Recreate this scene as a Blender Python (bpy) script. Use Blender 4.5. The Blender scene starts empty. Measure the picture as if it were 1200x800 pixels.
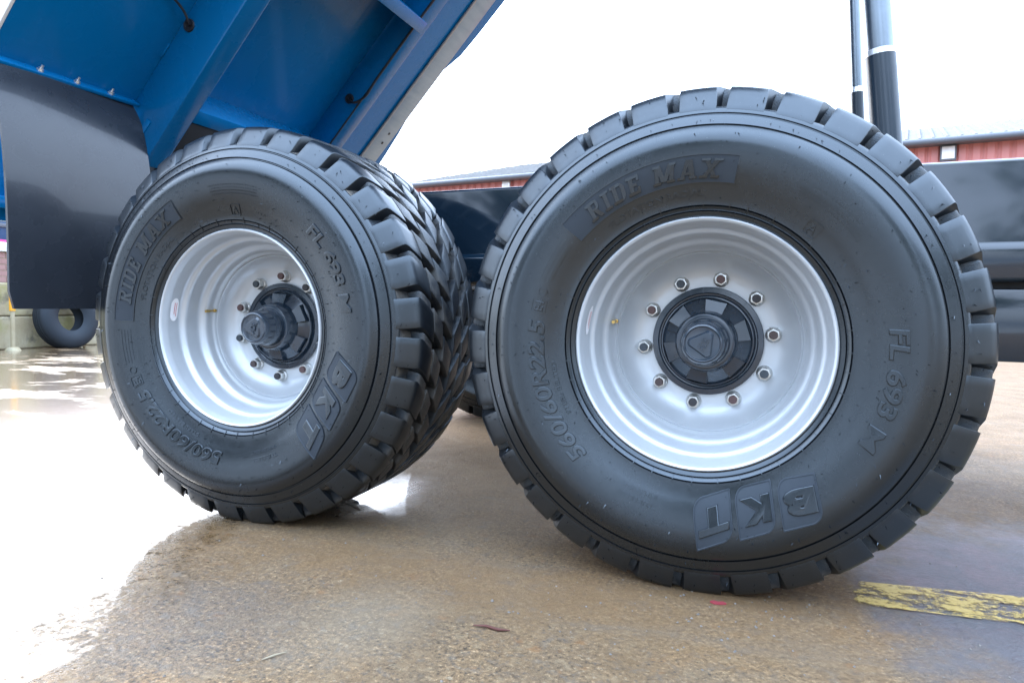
import bpy, bmesh, math, random
from math import sin, cos, pi, radians as rad
from mathutils import Matrix, Vector

random.seed(7)
S = bpy.context.scene
COL = S.collection
ZC = 0.612                      # axle height over the concrete
WB = 1.3765                     # axle spacing

# ------------------------------------------------------------------ camera
cam = bpy.data.cameras.new('camera')
cam.sensor_width = 36.0
cam.sensor_fit = 'HORIZONTAL'
cam.lens = 24.434
cam.clip_start = 0.05
cam.clip_end = 2000
cam_o = bpy.data.objects.new('camera', cam)
COL.objects.link(cam_o)
yaw, pitch, roll = rad(20.1013), rad(-3.1351), rad(-0.9975)
RC = Matrix.Rotation(yaw, 3, 'Z') @ Matrix.Rotation(pitch, 3, 'X') @ Matrix.Rotation(roll, 3, 'Y')
rt, fw, up = RC.col[0], RC.col[1], RC.col[2]
cam_o.matrix_world = Matrix(((rt.x, up.x, -fw.x, 0.1487), (rt.y, up.y, -fw.y, -1.7137), (rt.z, up.z, -fw.z, 0.0917 + ZC), (0, 0, 0, 1)))
S.camera = cam_o

# ------------------------------------------------------------------ sky and sun: bright hazy overcast, sun veiled at the left, behind the trailer
SUN_EL, SUN_AZ = 38.0, -62.0     # azimuth clockwise from +Y
w = bpy.data.worlds.new('World')
S.world = w
w.use_nodes = True
wn, wl = w.node_tree.nodes, w.node_tree.links
bg = wn['Background']
sky = wn.new('ShaderNodeTexSky')
sky.sky_type = 'NISHITA'
sky.sun_disc = False
sky.sun_elevation = rad(SUN_EL)
sky.sun_rotation = rad(SUN_AZ)
sky.dust_density = 4.0
sky.air_density = 1.0
hs = wn.new('ShaderNodeHueSaturation')
hs.inputs['Saturation'].default_value = 0.42
wl.new(sky.outputs[0], hs.inputs['Color'])
cloud = wn.new('ShaderNodeMix')          # even overcast veil added to the hazy sky
cloud.data_type = 'RGBA'
cloud.blend_type = 'ADD'
cloud.inputs[0].default_value = 1.0
wl.new(hs.outputs[0], cloud.inputs[6])
# overcast: brighter overhead than at the horizon
tc = wn.new('ShaderNodeTexCoord')
sx = wn.new('ShaderNodeSeparateXYZ')
wl.new(tc.outputs['Generated'], sx.inputs[0])
gr = wn.new('ShaderNodeMapRange')
wl.new(sx.outputs[2], gr.inputs[0])
for i_, v_ in enumerate((0.0, 1.0, 0.40, 2.25)): gr.inputs[i_ + 1].default_value = v_
cm = wn.new('ShaderNodeMix')
cm.data_type = 'RGBA'
cm.blend_type = 'MULTIPLY'
cm.inputs[0].default_value = 1.0
cm.inputs[6].default_value = (5.5, 7.3, 10.2, 1)
wl.new(gr.outputs[0], cm.inputs[7])
wl.new(cm.outputs[2], cloud.inputs[7])
wl.new(cloud.outputs[2], bg.inputs['Color'])
bg.inputs['Strength'].default_value = 0.15

sun = bpy.data.lights.new('sun', 'SUN')
sun.energy = 1.3
sun.angle = rad(22)
sun.color = (1.0, 0.95, 0.88)
sun_o = bpy.data.objects.new('sun', sun)
COL.objects.link(sun_o)
sd = Vector((cos(rad(SUN_EL)) * sin(rad(SUN_AZ)), cos(rad(SUN_EL)) * cos(rad(SUN_AZ)), sin(rad(SUN_EL))))
sun_o.rotation_euler = (-sd).to_track_quat('-Z', 'Y').to_euler()
sun_o.location = sd * 30

S.view_settings.view_transform = 'Standard'
S.view_settings.look = 'None'
S.view_settings.gamma = 1.0
S.view_settings.use_curve_mapping = False
S.view_settings.exposure = 1.2
S.render.engine = 'CYCLES'
S.cycles.max_bounces = 8
S.cycles.use_denoising = True

# ------------------------------------------------------------------ material helpers
class NT:
    def __init__(s, name):
        s.m = bpy.data.materials.new(name)
        s.m.use_nodes = True
        s.t = s.m.node_tree
        s.b = s.t.nodes['Principled BSDF']
        s.co = s.t.nodes.new('ShaderNodeTexCoord').outputs['Object']
    def link(s, a, b): s.t.links.new(a, b)
    def put(s, sock, v):
        if hasattr(v, 'is_output'): s.link(v, sock)
        elif isinstance(v, tuple) and len(v) == 3 and sock.type == 'RGBA': sock.default_value = (*v, 1)
        else: sock.default_value = v
    def set(s, **k):
        for a, v in k.items(): s.put(s.b.inputs[a.replace('_', ' ')], v)
    def noise(s, scale, detail=4, rough=.55, dist=0, vec=None):
        n = s.t.nodes.new('ShaderNodeTexNoise')
        s.link(vec or s.co, n.inputs['Vector'])
        for k, v in (('Scale', scale), ('Detail', detail), ('Roughness', rough), ('Distortion', dist)): n.inputs[k].default_value = v
        return n.outputs['Fac']
    def vor(s, scale, feature='F1', out='Distance', vec=None):
        n = s.t.nodes.new('ShaderNodeTexVoronoi')
        n.feature = feature
        s.link(vec or s.co, n.inputs['Vector'])
        n.inputs['Scale'].default_value = scale
        return n.outputs[out]
    def map(s, v, a, b, c=0.0, d=1.0, smooth=False):
        n = s.t.nodes.new('ShaderNodeMapRange')
        if smooth: n.interpolation_type = 'SMOOTHSTEP'
        s.put(n.inputs[0], v)
        for i, x in enumerate((a, b, c, d)): s.put(n.inputs[i + 1], x)
        return n.outputs[0]
    def mix(s, f, a, b, mode='MIX'):
        n = s.t.nodes.new('ShaderNodeMix')
        n.data_type = 'RGBA'
        n.blend_type = mode
        s.put(n.inputs[0], f); s.put(n.inputs[6], a); s.put(n.inputs[7], b)
        return n.outputs[2]
    def math(s, op, a, b=0.0, c=0.0):
        n = s.t.nodes.new('ShaderNodeMath')
        n.operation = op
        s.put(n.inputs[0], a); s.put(n.inputs[1], b); s.put(n.inputs[2], c)
        return n.outputs[0]
    def scaled(s, sc):
        n = s.t.nodes.new('ShaderNodeMapping')
        s.link(s.co, n.inputs[0])
        n.inputs['Scale'].default_value = sc
        return n.outputs[0]
    def xyz(s):
        n = s.t.nodes.new('ShaderNodeSeparateXYZ')
        s.link(s.co, n.inputs[0])
        return n.outputs
    def bump(s, h, strength=.3, dist=.002):
        n = s.t.nodes.new('ShaderNodeBump')
        s.put(n.inputs['Strength'], strength)
        n.inputs['Distance'].default_value = dist
        s.link(h, n.inputs['Height'])
        s.link(n.outputs[0], s.b.inputs['Normal'])

def simple(name, col, rough=.5, metal=0., coat=0., var=.12, vs=6., bump=0., bs=200.):
    n = NT(name)
    v = n.noise(vs, 5)
    n.set(Base_Color=n.mix(v, tuple(c * (1 - var) for c in col), tuple(min(1, c * (1 + var)) for c in col)),
          Roughness=n.map(n.noise(vs * 2.3, 4), .3, .7, rough * .85, min(1, rough * 1.15)), Metallic=metal)
    if coat: n.set(Coat_Weight=coat, Coat_Roughness=.06)
    if bump: n.bump(n.noise(bs, 3), bump, .001)
    return n.m

def rubber(name, base=.018, r0=.36, r1=.5, mud=0., spots=True, spec=.9):
    n = NT(name)
    big = n.noise(3.2, 5, .6)
    fine = n.noise(60, 4, .6)
    c = n.mix(n.map(big, .35, .7), (base * .8, base * 1.0, base * 1.3), (base * 1.15, base * 1.4, base * 1.8))
    dust = n.map(n.noise(9, 8, .7, .6), .60, .82, 0, .13)
    c = n.mix(dust, c, (.060, .060, .062))
    if spots:      # dried splash marks
        sp = n.map(n.vor(70), .05, .09, 1, 0)
        c = n.mix(n.math('MULTIPLY', sp, n.map(n.noise(5, 3), .5, .62, 0, .5)), c, (.12, .12, .12))
    if mud:
        mk = n.map(n.noise(14, 8, .7, .4), .42, .6, 0, mud)
        c = n.mix(mk, c, n.mix(fine, (.10, .085, .065), (.19, .165, .135)))
        n.set(Roughness=n.map(mk, 0, 1, .30, .85))
    else:
        n.set(Roughness=n.math('ADD', n.map(big, .3, .7, r0, r1), n.map(fine, .2, .8, -.03, .05)))
    n.set(Base_Color=c, Specular_IOR_Level=spec, Specular_Tint=(.80, .91, 1.0))  # bluish specular tint puts the sky's cool sheen into the rubber itself
    n.bump(n.noise(420, 3, .6), .12 if not mud else .5, .0006 if not mud else .003)
    return n.m

M = {}
M['rubber'] = rubber('tyre rubber', .0055, .20, .29)
M['lug'] = rubber('tread rubber', .0065, .25, .38)
M['groove'] = rubber('muddy groove rubber', .02, mud=.9, spec=.5)
M['muddy'] = rubber('mud smeared tread rubber', .011, mud=.38, spec=.8)
M['tie'] = rubber('dusty tread rubber', .014, mud=.45, spec=.7)
M['matte'] = rubber('fine ribbed rubber', .020, .48, .58, spots=False, spec=.55)
M['letter'] = rubber('lettering rubber', .006, .15, .22, spots=False)
M['silver'] = simple('silver wheel paint', (.515, .535, .55), .37, .37, .12, .06, 9)
M['hub'] = simple('navy hub enamel', (.013, .024, .038), .20, 0, .6, .3, 30, .06, 120)
M['blackpaint'] = simple('gloss chassis paint', (.006, .014, .024), .10, 0, .6, .25, 3, .006, 60)
M['dark'] = simple('dirty underbody black', (.02, .022, .025), .55, 0, 0, .4, 12, .2, 80)
M['nut'] = simple('zinc plated nut', (.56, .55, .52), .34, .85, 0, .2, 90)
M['stud'] = simple('rusty stud end', (.085, .06, .055), .6, .3, 0, .5, 160)
M['zinc'] = simple('bright zinc bolt', (.75, .75, .74), .3, .9, 0, .1, 60)
M['brass'] = simple('brass valve', (.62, .42, .14), .3, .9, 0, .15, 100)
M['sticker'] = simple('white sticker', (.82, .80, .80), .45, 0, 0, .03, 20)
M['stickerprint'] = simple('sticker print', (.62, .22, .22), .5, 0, 0, .2, 40)
M['chrome'] = simple('ground steel ram rod', (.20, .23, .26), .32, .9, 0, .15, 14)
M['collar'] = simple('bright ram collar', (.82, .83, .84), .3, .6, 0, .05, 20)
M['rampaint'] = simple('black ram paint', (.012, .024, .038), .36, 0, .2, .2, 5)
M['cable'] = simple('black cable sheath', (.012, .012, .014), .5)
M['flap'] = simple('black rubber mudflap', (.022, .026, .033), .27, 0, .35, .35, 4, .04, 40)

def blue_paint():
    n = NT('blue body enamel')
    v = n.noise(2.5, 4)
    c = n.mix(v, (.0002, .110, .285), (.0004, .134, .335))
    d = n.map(n.noise(11, 8, .7, .5), .6, .82, 0, .35)
    n.set(Base_Color=n.mix(d, c, (.003, .115, .30)), Roughness=n.map(n.noise(8, 5), .3, .7, .20, .34), Specular_IOR_Level=.22, Coat_Weight=.22, Coat_Roughness=.07)
    n.bump(n.noise(14, 3), .03, .004)
    return n.m
M['blue'] = blue_paint()

def grey_strip():
    n = NT('dull galvanised strip')
    st = n.noise(26, 5, .6, 0, n.scaled((1, .12, 1)))
    n.set(Base_Color=n.mix(st, (.15, .23, .33), (.42, .49, .55)), Metallic=.55, Roughness=n.map(st, .3, .7, .34, .5))
    n.bump(n.noise(40, 3), .1, .002)
    return n.m
M['strip'] = grey_strip()

# ------------------------------------------------------------------ mesh helpers
def finish(name, bm, mat, parent=None, smooth=None, recalc=True):
    if recalc: bmesh.ops.recalc_face_normals(bm, faces=bm.faces)
    me = bpy.data.meshes.new(name)
    bm.to_mesh(me)
    bm.free()
    for m in (mat if isinstance(mat, (list, tuple)) else [mat]): me.materials.append(m)
    if smooth is not None:
        me.polygons.foreach_set('use_smooth', [True] * len(me.polygons))
        me.set_sharp_from_angle(angle=rad(smooth))
    return link(name, me, parent)

def link(name, me, parent=None):
    o = bpy.data.objects.new(name, me)
    COL.objects.link(o)
    o.parent = parent
    return o

def tag(o, label=None, cat=None, group=None, kind=None):
    if label: o['label'] = label
    if cat: o['category'] = cat
    if group: o['group'] = group
    if kind: o['kind'] = kind
    return o

def box(bm, x0, x1, y0, y1, z0, z1, mi=0, M4=None):
    v = [bm.verts.new((x, y, z)) for x in (x0, x1) for y in (y0, y1) for z in (z0, z1)]
    if M4 is not None:
        for q in v: q.co = M4 @ q.co
    for f in ((0, 1, 3, 2), (4, 6, 7, 5), (0, 4, 5, 1), (2, 3, 7, 6), (0, 2, 6, 4), (1, 5, 7, 3)):
        bm.faces.new([v[i] for i in f]).material_index = mi
    return v

def bevel(bm, off, seg=2, ang=30):
    bm.normal_update()
    e = [e for e in bm.edges if len(e.link_faces) == 2 and e.calc_face_angle(0) > rad(ang)]
    bmesh.ops.bevel(bm, geom=e, offset=off, segments=seg, affect='EDGES', profile=.5, clamp_overlap=True)

def bbox(name, dims, mat, parent=None, bev=.003, M4=None):
    bm = bmesh.new()
    box(bm, *dims)
    bmesh.ops.recalc_face_normals(bm, faces=bm.faces)
    if bev: bevel(bm, bev)
    if M4 is not None: bmesh.ops.transform(bm, matrix=M4, verts=bm.verts)
    return finish(name, bm, mat, parent, 35)

def revolve(bm, prof, n=96, mi=0, a0=0., closed=False):
    """prof: list of (r, y[, material]) revolved round the Y axis"""
    rings = []
    for p in prof:
        r, y = p[0], p[1]
        if r < 1e-6: rings.append([bm.verts.new((0, y, 0))] * n)
        else: rings.append([bm.verts.new((r * cos(a0 + 2 * pi * k / n), y, r * sin(a0 + 2 * pi * k / n))) for k in range(n)])
    m = len(prof)
    for i in range(m if closed else m - 1):
        A, B = rings[i], rings[(i + 1) % m]
        mm = prof[i][2] if len(prof[i]) > 2 else mi
        for k in range(n):
            q = [A[k], A[(k + 1) % n], B[(k + 1) % n], B[k]]
            u = []
            for v in q:
                if v not in u: u.append(v)
            if len(u) > 2: bm.faces.new(u).material_index = mm

def tube(bm, pts, r, n=8, mi=0):
    pts = [Vector(p) for p in pts]
    rings = []
    for i, p in enumerate(pts):
        d = (pts[min(i + 1, len(pts) - 1)] - pts[max(i - 1, 0)]).normalized()
        a = d.orthogonal().normalized() if i == 0 else (rings_a - d * rings_a.dot(d)).normalized()
        rings_a = a
        b = d.cross(a)
        rr = r[i] if isinstance(r, (list, tuple)) else r
        rings.append([bm.verts.new(p + (a * cos(2 * pi * k / n) + b * sin(2 * pi * k / n)) * rr) for k in range(n)])
    for A, B in zip(rings, rings[1:]):
        for k in range(n): bm.faces.new([A[k], A[(k + 1) % n], B[(k + 1) % n], B[k]]).material_index = mi
    for R in (rings[0], rings[-1]): bm.faces.new(R).material_index = mi

def prism(bm, poly, z0, z1, mi=0):
    """poly (x, y) extruded z0..z1"""
    a = [bm.verts.new((x, y, z0)) for x, y in poly]
    b = [bm.verts.new((x, y, z1)) for x, y in poly]
    n = len(poly)
    bm.faces.new(a).material_index = mi
    bm.faces.new(b).material_index = mi
    for i in range(n): bm.faces.new([a[i], a[(i + 1) % n], b[(i + 1) % n], b[i]]).material_index = mi

# ------------------------------------------------------------------ ground
def ground_material():
    n = NT('wet stained concrete')
    X, Y, Z = n.xyz()
    big = n.noise(1.1, 6, .6, .4)
    mid = n.noise(5.5, 7, .65, .3)
    fine = n.noise(38, 6, .7)
    grit = n.noise(95, 3, .8)
    chip = n.noise(58, 3, .6)
    streak = n.noise(2.2, 7, .65, .5, n.scaled((.35, 1.5, 1)))
    # colour: tan concrete, rusty and grey areas
    c = n.mix(n.map(big, .3, .7), (.132, .086, .046), (.210, .156, .098))
    c = n.mix(n.map(mid, .46, .74, 0, .7), c, (.115, .088, .060))
    c = n.mix(n.map(streak, .5, .72, 0, .5), c, (.19, .155, .110))
    c = n.mix(n.map(n.noise(2.7, 5, .6, .8), .55, .72, 0, .5), c, (.22, .135, .062))
    c = n.mix(n.map(fine, .30, .48, .55, 0), c, (.045, .036, .028))
    c = n.mix(n.map(grit, .58, .72, 0, .6), c, (.36, .29, .20))
    c = n.mix(n.map(grit, .28, .42, .7, 0), c, (.028, .024, .02))
    patch = n.map(n.noise(3.6, 5, .65, .5), .40, .62, .25, 1.0)
    c = n.mix(patch, c, n.mix(1.0, c, n.mix(n.map(grit, .36, .64), (.34, .34, .36), (1.8, 1.77, 1.7)), 'MULTIPLY'))
    blotch = n.noise(26, 5, .7, .4)
    c = n.mix(n.map(blotch, .52, .66, 0, .55), c, (.135, .128, .118))
    c = n.mix(n.map(blotch, .46, .34, 0, .45), c, (.30, .245, .165))
    c = n.mix(n.map(chip, .60, .70, 0, .65), c, (.075, .072, .07))
    c = n.mix(n.map(chip, .38, .30, 0, .6), c, (.33, .29, .22))
    c = n.mix(n.map(n.noise(17, 4, .6), .62, .70, 0, .5), c, (.23, .115, .045))
    st = n.vor(34)
    c = n.mix(n.math('MULTIPLY', n.map(st, .06, .13, 1, 0), n.map(n.noise(9, 2), .48, .55)), c, (.055, .05, .045))
    def blot(px, py, rx, ry, soft):
        dx = n.math('DIVIDE', n.math('SUBTRACT', X, px), rx)
        dy = n.math('DIVIDE', n.math('SUBTRACT', Y, py), ry)
        d = n.math('SQRT', n.math('ADD', n.math('MULTIPLY', dx, dx), n.math('MULTIPLY', dy, dy)))
        return n.map(n.math('ADD', d, n.map(mid, .3, .7, -.35, .35)), 1 - soft, 1 + soft, 1, 0, True)
    # trodden brown dirt under the trailer, rusty track, pale scuffs, grey cement smears
    c = n.mix(n.math('MULTIPLY', blot(-.55, 1.3, 1.5, 1.25, .5), .6), c, n.mix(fine, (.085, .055, .028), (.15, .105, .06)))
    c = n.mix(n.math('MULTIPLY', blot(.0, -.12, 1.5, .16, .8), .4), c, (.20, .125, .06))
    c = n.mix(n.math('MULTIPLY', blot(-.66, -.42, .14, .17, .6), .3), c, (.26, .24, .205))
    c = n.mix(n.map(n.noise(1.9, 5, .62, 1.2, n.scaled((.7, 2.2, 1))), .55, .70, 0, .4), c, (.155, .142, .125))
    # standing water at the left: everything left of the line (-1.08,-0.86)-(-1.48,0.20), ragged
    def seg_side(px, py, nx, ny):
        return n.math('ADD', n.math('MULTIPLY', n.math('SUBTRACT', X, px), nx), n.math('MULTIPLY', n.math('SUBTRACT', Y, py), ny))
    s = seg_side(-1.10, -.86, -.936, -.353)
    s = n.math('ADD', s, n.map(n.noise(2.6, 6, .62, .3),   .25, .75, -.24, .24))
    s = n.math('ADD', s, n.map(n.noise(19, 5, .72), .3, .7, -.15, .15))
    pud = n.map(n.math('ADD', s, n.map(n.noise(55, 5, .75), .3, .7, -.20, .20)), -.16, .26, 0, 1, True)
    # islands of drier dirt further out
    far = n.map(X, -2.2, -3.2, 0, 1)
    isl = n.map(n.noise(1.6, 7, .68, .6, n.scaled((.55, 1.3, 1))), .515, .60, 0, .95, True)
    pud = n.math('MULTIPLY', pud, n.math('SUBTRACT', 1.0, n.math('MULTIPLY', far, isl)))
    def disc(px, py, rx, ry, soft):
        dx = n.math('DIVIDE', n.math('SUBTRACT', X, px), rx)
        dy = n.math('DIVIDE', n.math('SUBTRACT', Y, py), ry)
        d = n.math('SQRT', n.math('ADD', n.math('MULTIPLY', dx, dx), n.math('MULTIPLY', dy, dy)))
        d = n.math('ADD', d, n.map(n.noise(7, 6, .68), .3, .7, -.3, .3))
        return n.map(d, 1 - soft, 1 + soft, 1, 0, True)
    pud = n.math('MAXIMUM', pud, disc(-1.16, .44, .13, .26, .8))
    damp = disc(.86, .28, .50, .62, .45)          # damp grey film round the yellow line
    damp = n.math('MULTIPLY', damp, n.map(X, .36, .41, 0, 1))
    damp = n.math('MAXIMUM', damp, n.math('MULTIPLY', disc(-.98, -.55, .20, .22, .5), .25))
    wetness = n.math('MAXIMUM', pud, n.math('MULTIPLY', n.map(big, .45, .7), .35))
    c = n.mix(1.0, c, (.95, .85, .72), 'MULTIPLY')
    c = n.mix(n.math('MULTIPLY', damp, .85), c, n.mix(fine, (.055, .062, .072), (.13, .14, .15)))
    c = n.mix(n.math('MULTIPLY', wetness, .45), c, n.mix(1.0, c, (.42, .40, .38), 'MULTIPLY'))
    r = n.map(mid, .3, .7, .55, .8)
    r = n.math('SUBTRACT', r, n.math('MULTIPLY', damp, .30))
    r = n.map(pud, 0, 1, r, n.map(far, 0, 1, .045, .16))
    n.set(Base_Color=c, Roughness=r, IOR=n.map(pud, 0, 1, 1.45, 1.36), Coat_Weight=n.math('MULTIPLY', pud, .9), Coat_Roughness=n.map(far, 0, 1, .03, .14))
    h = n.math('ADD', n.math('MULTIPLY', fine, .8), n.math('ADD', n.math('MULTIPLY', grit, .5), n.math('MULTIPLY', mid, 1.2)))
    n.bump(h, n.map(pud, 0, 1, .9, n.map(far, 0, 1, .012, .06)), .006)
    return n.m

bm = bmesh.new()
G = 400
bm.faces.new([bm.verts.new(p) for p in ((-G, -G, 0), (G, -G, 0), (G, G, 0), (-G, G, 0))])
tag(finish('ground', bm, ground_material()), kind='structure')

def worn_paint():
    n = NT('worn yellow paint')
    a = n.noise(13, 8, .72, .5, n.scaled((.6, 1.4, 1)))
    b = n.noise(75, 5, .7)
    X, Y, Z = n.xyz()
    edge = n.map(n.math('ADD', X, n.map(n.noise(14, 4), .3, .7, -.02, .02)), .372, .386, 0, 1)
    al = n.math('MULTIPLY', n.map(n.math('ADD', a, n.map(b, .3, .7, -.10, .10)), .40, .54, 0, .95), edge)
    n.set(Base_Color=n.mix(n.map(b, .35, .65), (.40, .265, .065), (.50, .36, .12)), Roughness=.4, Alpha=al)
    n.bump(b, .3, .002)
    return n.m
bm = bmesh.new()
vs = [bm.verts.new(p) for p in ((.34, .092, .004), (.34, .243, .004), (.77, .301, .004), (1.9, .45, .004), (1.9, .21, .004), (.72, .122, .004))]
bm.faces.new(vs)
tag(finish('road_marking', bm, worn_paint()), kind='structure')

# ------------------------------------------------------------------ dump trailer
trailer = bpy.data.objects.new('dump_trailer', None)
COL.objects.link(trailer)
trailer.location = (0, 0, 0)
tag(trailer, 'blue tipping dump trailer with raised body, black chassis and two big silver wheels', 'trailer')

# ---- tyre section
SIDE = [(.294, .012), (.300, .000), (.308, -.006), (.3155, -.0095), (.3170, -.0068), (.3190, -.0112), (.3265, -.0165), (.3282, -.0138), (.3302, -.0185),
        (.345, -.0210), (.37, -.0305), (.395, -.0382), (.42, -.0442), (.445, -.0484), (.465, -.0501), (.480, -.0492), (.494, -.0436), (.5070, -.0335),
        (.5090, -.0245), (.5115, -.0240), (.5135, -.0285), (.525, -.0230), (.5365, -.0165), (.5385, -.0105), (.5410, -.0100), (.5430, -.0130), (.550, -.0098), (.5560, -.0065), (.5585, -.0030)]
FLOOR = [(.5610, .012), (.5690, .036), (.5780, .075), (.5840, .12), (.5860, .18)]
YC = .23
def yside(r):
    for (r0, y0), (r1, y1) in zip(SIDE, SIDE[1:]):
        if r0 <= r <= r1: return y0 + (y1 - y0) * (r - r0) / (r1 - r0)
    return SIDE[-1][1]
def ysmooth(r):
    # sidewall without the fine grooves, for lettering
    P = [(.30, 0.), (.33, -.0185), (.345, -.0210), (.37, -.0305), (.395, -.0382), (.42, -.0442), (.445, -.0484), (.465, -.0501), (.480, -.0492), (.494, -.0436), (.507, -.0335), (.54, -.012)]
    for (r0, y0), (r1, y1) in zip(P, P[1:]):
        if r0 <= r <= r1: return y0 + (y1 - y0) * (r - r0) / (r1 - r0)
    return P[-1][1]

def tyre_mesh(n=224):
    bm = bmesh.new()
    half = [(r, y, 0) for r, y in SIDE] + [(r, y, 1) for r, y in FLOOR]
    half[len(SIDE) - 1] = (*SIDE[-1], 1)
    full = half + [(r, 2 * YC - y, 1) for r, y in reversed(FLOOR)] + [(r, 2 * YC - y, 0) for r, y in reversed(SIDE)]
    revolve(bm, full, n)
    bmesh.ops.recalc_face_normals(bm, faces=bm.faces)
    me = bpy.data.meshes.new('tyre')
    bm.to_mesh(me); bm.free()
    me.materials.append(M['rubber']); me.materials.append(M['groove'])
    me.polygons.foreach_set('use_smooth', [True] * len(me.polygons))
    me.set_sharp_from_angle(angle=rad(38))
    return me

PITCH = rad(11.25)
def lug_mesh(name, sect, a0, a1, mirror=False, nu=4, draft=.06, bev=.0020, mat='lug'):
    """sect: closed (r, y) outline of the block; a0(y), a1(y): its two angular ends"""
    bm = bmesh.new()
    rmax = max(r for r, y in sect)
    rows = []
    for k in range(nu + 1):
        row = []
        for r, y in sect:
            d = (rmax - r) * draft / .6
            A, B = a0(y) - d, a1(y) + d
            a = A + (B - A) * k / nu
            yy = 2 * YC - y if mirror else y
            row.append(bm.verts.new((r * cos(a), yy, r * sin(a))))
        rows.append(row)
    m = len(sect)
    for A, B in zip(rows, rows[1:]):
        for i in range(m): bm.faces.new([A[i], A[(i + 1) % m], B[(i + 1) % m], B[i]])
    bm.faces.new(rows[0]); bm.faces.new(rows[-1])
    bmesh.ops.recalc_face_normals(bm, faces=bm.faces)
    bevel(bm, bev, 2, 34)
    bmesh.ops.recalc_face_normals(bm, faces=bm.faces)
    me = bpy.data.meshes.new(name)
    bm.to_mesh(me); bm.free()
    me.materials.append(M[mat])
    me.polygons.foreach_set('use_smooth', [True] * len(me.polygons))
    me.set_sharp_from_angle(angle=rad(40))
    return me

SHOULDER = [(.5500, -.0104), (.5640, -.0032), (.5800, .0052), (.5960, .0140), (.6070, .0215), (.6140, .0300), (.6168, .0400), (.6185, .0700), (.6195, .1150), (.5800, .1190), (.5680, .0500), (.5560, .0150)]
SHOULDER = [(r, min(y, .0935) if r > .6 else min(y, .098)) for r, y in SHOULDER]
ROW1 = [(.5760, .1000), (.6185, .1025), (.6200, .1300), (.6202, .1560), (.5780, .1590)]
ROW2 = [(.5790, .1635), (.6195, .1660), (.6206, .1950), (.6206, .2235), (.5800, .2265)]
TIE = [(.5570, .0440), (.5900, .0420), (.6060, .0430), (.6125, .0480), (.6145, .0600), (.6150, .0915), (.5740, .0945)]
sl = 1.15      # slant (rad per metre of width): the grooves run clockwise going inward
def A0(y): return -sl * max(0, y - .03) * (1 if y < .12 else 1) - .36 * PITCH
def A1(y): return -sl * max(0, y - .03) + .355 * PITCH
TYRE = tyre_mesh()
def ends(y0, shift, wdt, k=1.35):
    return (lambda y: -sl * k * (y - y0) + shift - wdt / 2 * PITCH), (lambda y: -sl * k * (y - y0) + shift + wdt / 2 * PITCH)
def C0(y): return -sl * max(0, y - .03) + .33 * PITCH
def C1(y): return -sl * max(0, y - .03) + .595 * PITCH
HP = PITCH * .5
def pair(f, d): return lambda y: f(y) + d
LUGS = [lug_mesh('tread_lug', SHOULDER, A0, A1), lug_mesh('tread_lug', SHOULDER, pair(A0, HP), pair(A1, HP), True),
        lug_mesh('tread_tie_bar', TIE, C0, C1, mat='tie'), lug_mesh('tread_tie_bar', TIE, pair(C0, HP), pair(C1, HP), True, mat='tie')]
for sect, y0, shift, wdt in ((ROW1, .100, -.042, .60), (ROW2, .1635, -.185, .62)):
    e0, e1 = ends(y0, shift, wdt)
    LUGS += [lug_mesh('tread_lug', sect, e0, e1, mat='muddy', bev=.0016), lug_mesh('tread_lug', sect, pair(e0, HP), pair(e1, HP), True, mat='muddy', bev=.0016)]

# ---- raised lettering on the sidewall
def text_bm(s, offset=0., ex=1.0):
    cu = bpy.data.curves.new('t', 'FONT')
    cu.body = s
    cu.resolution_u = 4
    cu.offset = offset - .022
    cu.extrude = .06
    cu.bevel_depth = .030
    cu.bevel_resolution = 1
    o = bpy.data.objects.new('t', cu)
    me = bpy.data.meshes.new_from_object(o)
    bm = bmesh.new()
    bm.from_mesh(me)
    bpy.data.objects.remove(o); bpy.data.curves.remove(cu); bpy.data.meshes.remove(me)
    return bm

def wrap(bm, r0, h, th0, th1, raise_=.002, shear=0., sink=.0012, y_of=ysmooth, zm=None):
    """fit a flat (x, y, +-.5) mesh between two angles (degrees, clockwise reading), centred on radius r0 with radial height h"""
    xs = [v.co.x for v in bm.verts]; ys = [v.co.y for v in bm.verts]
    x0, x1, y0, y1 = min(xs), max(xs), min(ys), max(ys)
    zm = max(v.co.z for v in bm.verts) if zm is None else zm
    for v in bm.verts:
        u = (v.co.x - x0) / (x1 - x0); q = (v.co.y - y0) / (y1 - y0) - .5
        r = r0 + q * h
        a = rad(th0 + (th1 - th0) * u) - shear * q * h / r0
        y = y_of(r) - (raise_ * min(1.15, v.co.z / zm) if v.co.z > 0 else -sink)
        v.co = (r * cos(a), y, r * sin(a))

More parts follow.
